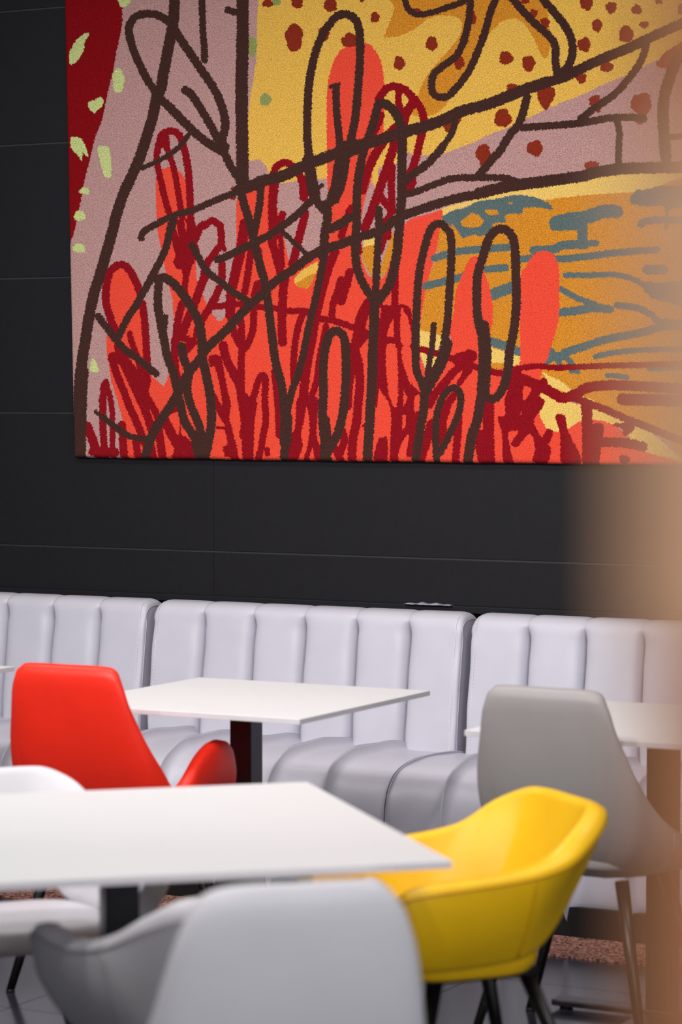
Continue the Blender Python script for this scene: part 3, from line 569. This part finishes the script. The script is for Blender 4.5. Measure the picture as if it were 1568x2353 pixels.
def armchair(loc, rz, m, seam, label, early=False):
    r = empty('tub_armchair', (loc[0], loc[1], 0), rz); tag(r, label, 'chair')
    rim = [(0, -.272, .757), (.10, -.270, .757), (.158, -.250, .752)] + ([(.206, -.204, .716), (.238, -.138, .676), (.257, -.06, .660)] if not early else [(.210, -.200, .742), (.240, -.130, .712), (.257, -.055, .675)]) + ([(.265, .03, .652), (.269, .11, .647), (.266, .18, .640), (.252, .232, .622), (.238, .258, .58)] if not early else [(.265, .03, .650), (.269, .10, .645), (.266, .17, .652), (.254, .225, .648), (.238, .258, .60)])
    bot = [(0, -.175, .522), (.07, -.175, .522), (.115, -.163, .515), (.140, -.138, .490), (.158, -.098, .458), (.176, -.045, .440), (.188, .03, .436), (.192, .11, .434), (.190, .17, .436), (.186, .20, .445), (.184, .212, .465)]
    mid = [(0, -.228, .640), (.085, -.227, .638), (.140, -.208, .630), (.178, -.155, .607), (.206, -.107, .576), (.231, -.05, .55), (.246, .03, .54), (.249, .11, .535), (.246, .18, .533), (.236, .222, .530), (.226, .244, .52)]
    hz = lambda z: .436 + (z - .436) * .925 if z > .436 else z
    rim, mid, bot = [[(x * 1.03, y * 1.03, hz(z)) for (x, y, z) in c] for c in (rim, mid, bot)]
    sh, A_, B_, C_ = strip('shell', rim, mid, bot, m, r, .05, 84, 11, 1)
    off = []
    for i, p in enumerate(C_):
        q = .92; off.append(Vector(A_[i]) * (2 * (q - .5) * (q - 1)) + Vector(B_[i]) * (-4 * q * (q - 1)) + Vector(C_[i]) * (2 * q * (q - .5)))
    t = tube('seam', off[2:-2], .0022, seam, sh, 6)
    for sgn in (-1, 1):             # the two upright seams where the back meets the arms
        idx = int(41.5 + sgn * 21.5)
        pts = [Vector(A_[idx]) * (2 * (q - .5) * (q - 1)) + Vector(B_[idx]) * (-4 * q * (q - 1)) + Vector(C_[idx]) * (2 * q * (q - .5)) for q in [k / 10 for k in range(1, 10)]]
        tube('seam', pts, .0018, seam, sh, 6)
    slab('seat_cushion', superell(.182, .172, .04), .418, .468, .10, m, r, .009)
    slab('seat_pan', superell(.180, .165, .04), .412, .455, .12, m, r, 0)
    box('under_frame', (-.12, .12, -.12, .12, .398, .42), M['leg'], r, bevel=.004)
    legs(r, [((sx * .10, sy * .10, .405), (sx * .235, sy * .235, 0)) for sx in (-1, 1) for sy in (-1, 1)], .017, .010)
    return r
def highback(loc, rz, m, seam, label, arm='lobe'):
    r = empty('high_back_chair', (loc[0], loc[1], 0), rz); tag(r, label, 'chair')
    back = [(0, -.300, .882), (.105, -.299, .882), (.146, -.293, .875), (.167, -.281, .846), (.183, -.262, .78), (.206, -.230, .70)]
    if arm == 'lobe': rim = back + [(.224, -.186, .630), (.234, -.135, .562), (.242, -.09, .572), (.252, -.03, .632), (.260, .02, .662), (.262, .07, .668), (.260, .12, .650), (.255, .145, .60)]
    elif arm == 'dip': rim = back + [(.220, -.175, .625), (.238, -.12, .568), (.265, -.05, .523), (.282, .03, .530), (.289, .09, .59), (.286, .15, .65), (.280, .20, .640), (.272, .225, .585)]
    else: rim = [(0, -.300, .882), (.08, -.299, .882), (.13, -.294, .873), (.162, -.284, .845), (.184, -.265, .79), (.202, -.232, .70), (.222, -.175, .625), (.236, -.10, .565), (.246, -.02, .53), (.246, .04, .515), (.240, .10, .505), (.235, .14, .50), (.228, .17, .49), (.222, .19, .47)]
    bot = [(p[0] * .22, p[1] * .22 - .01, .394) for p in rim]
    mid = []
    for q in rim:
        mid.append((q[0] * .90, q[1] * .78, .392 + (q[2] - .392) * .36))
    sh, A_, B_, C_ = strip('shell', rim, mid, bot, m, r, .044, 96, 13, 1)
    for sgn in ((-1, 1) if arm != 'none' else ()):
        idx = int(47.5 + sgn * 26.5)
        pts = [Vector(A_[idx]) * (2 * (q - .5) * (q - 1)) + Vector(B_[idx]) * (-4 * q * (q - 1)) + Vector(C_[idx]) * (2 * q * (q - .5)) for q in [k / 10 for k in range(1, 10)]]
        tube('seam', pts, .0016, seam, sh, 6)
    slab('seat_cushion', superell(.165, .145, -.015), .43, .48, .10, m, r)
    legs(r, [((sx * .13, y0, .41), (sx * x1, y1, 0)) for sx in (-1, 1) for (y0, x1, y1) in ((.10, .25, .14), (-.13, .225, -.21))], .017, .011)
    return r
highback((-3.835, 5.965), R(1), M['red'], M['seam_r'], 'bright red high-backed chair pushed up to the white table by the banquette')
highback((-2.52, 6.05), R(-3), M['grey'], M['seam_g'], 'tall grey high-backed chair behind the yellow armchair', 'dip')
p = cw(-.060 - .268 * .29, 3.75 + .963 * .29)
highback(p, R(43.6), M['pale'], M['seam_g'], 'pale grey chair nearest the camera, its blurred back at the bottom centre', arm='none')
p = cw(.243, 5.42); armchair(p, R(28.1 + 112), M['yellow'], M['seam_y'], 'bright yellow tub armchair at the right corner of the large white table')
p = cw(-.205, 4.67); armchair(p, R(28.1 + 33), M['pale'], M['seam_g'], 'grey tub armchair at lower left, half hidden behind the nearest pale chair', True)
p = cw(-.69, 5.67); armchair(p, R(28.1 + 205), M['pale'], M['seam_g'], 'grey tub armchair facing the camera across the large white table at left')

# ------------------------------------------------------------------ tan post close to the lens
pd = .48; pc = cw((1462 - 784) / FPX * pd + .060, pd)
def lathe(name, prof, m, parent=None):
    V, F = [], []
    for (z, rr) in prof:
        for k in range(40): V.append((rr * math.cos(2 * PI * k / 40), rr * math.sin(2 * PI * k / 40), z))
    for i in range(len(prof) - 1):
        for k in range(40): F.append([i * 40 + k, i * 40 + (k + 1) % 40, (i + 1) * 40 + (k + 1) % 40, (i + 1) * 40 + k])
    return mk(name, V, F, m, parent)
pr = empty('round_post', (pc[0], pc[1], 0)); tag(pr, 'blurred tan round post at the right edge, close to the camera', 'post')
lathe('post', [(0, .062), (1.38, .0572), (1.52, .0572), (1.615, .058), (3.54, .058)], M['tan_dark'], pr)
s = lathe('glow_band', [(1.522, .0573), (1.5225, .0595), (1.53, .0605), (1.60, .0605), (1.612, .0600), (1.6125, .0581)], M['tan'], pr); s['label'] = 'paler peach band, painted glow on the post'  # raised pale band, painted warm light on the middle of the post
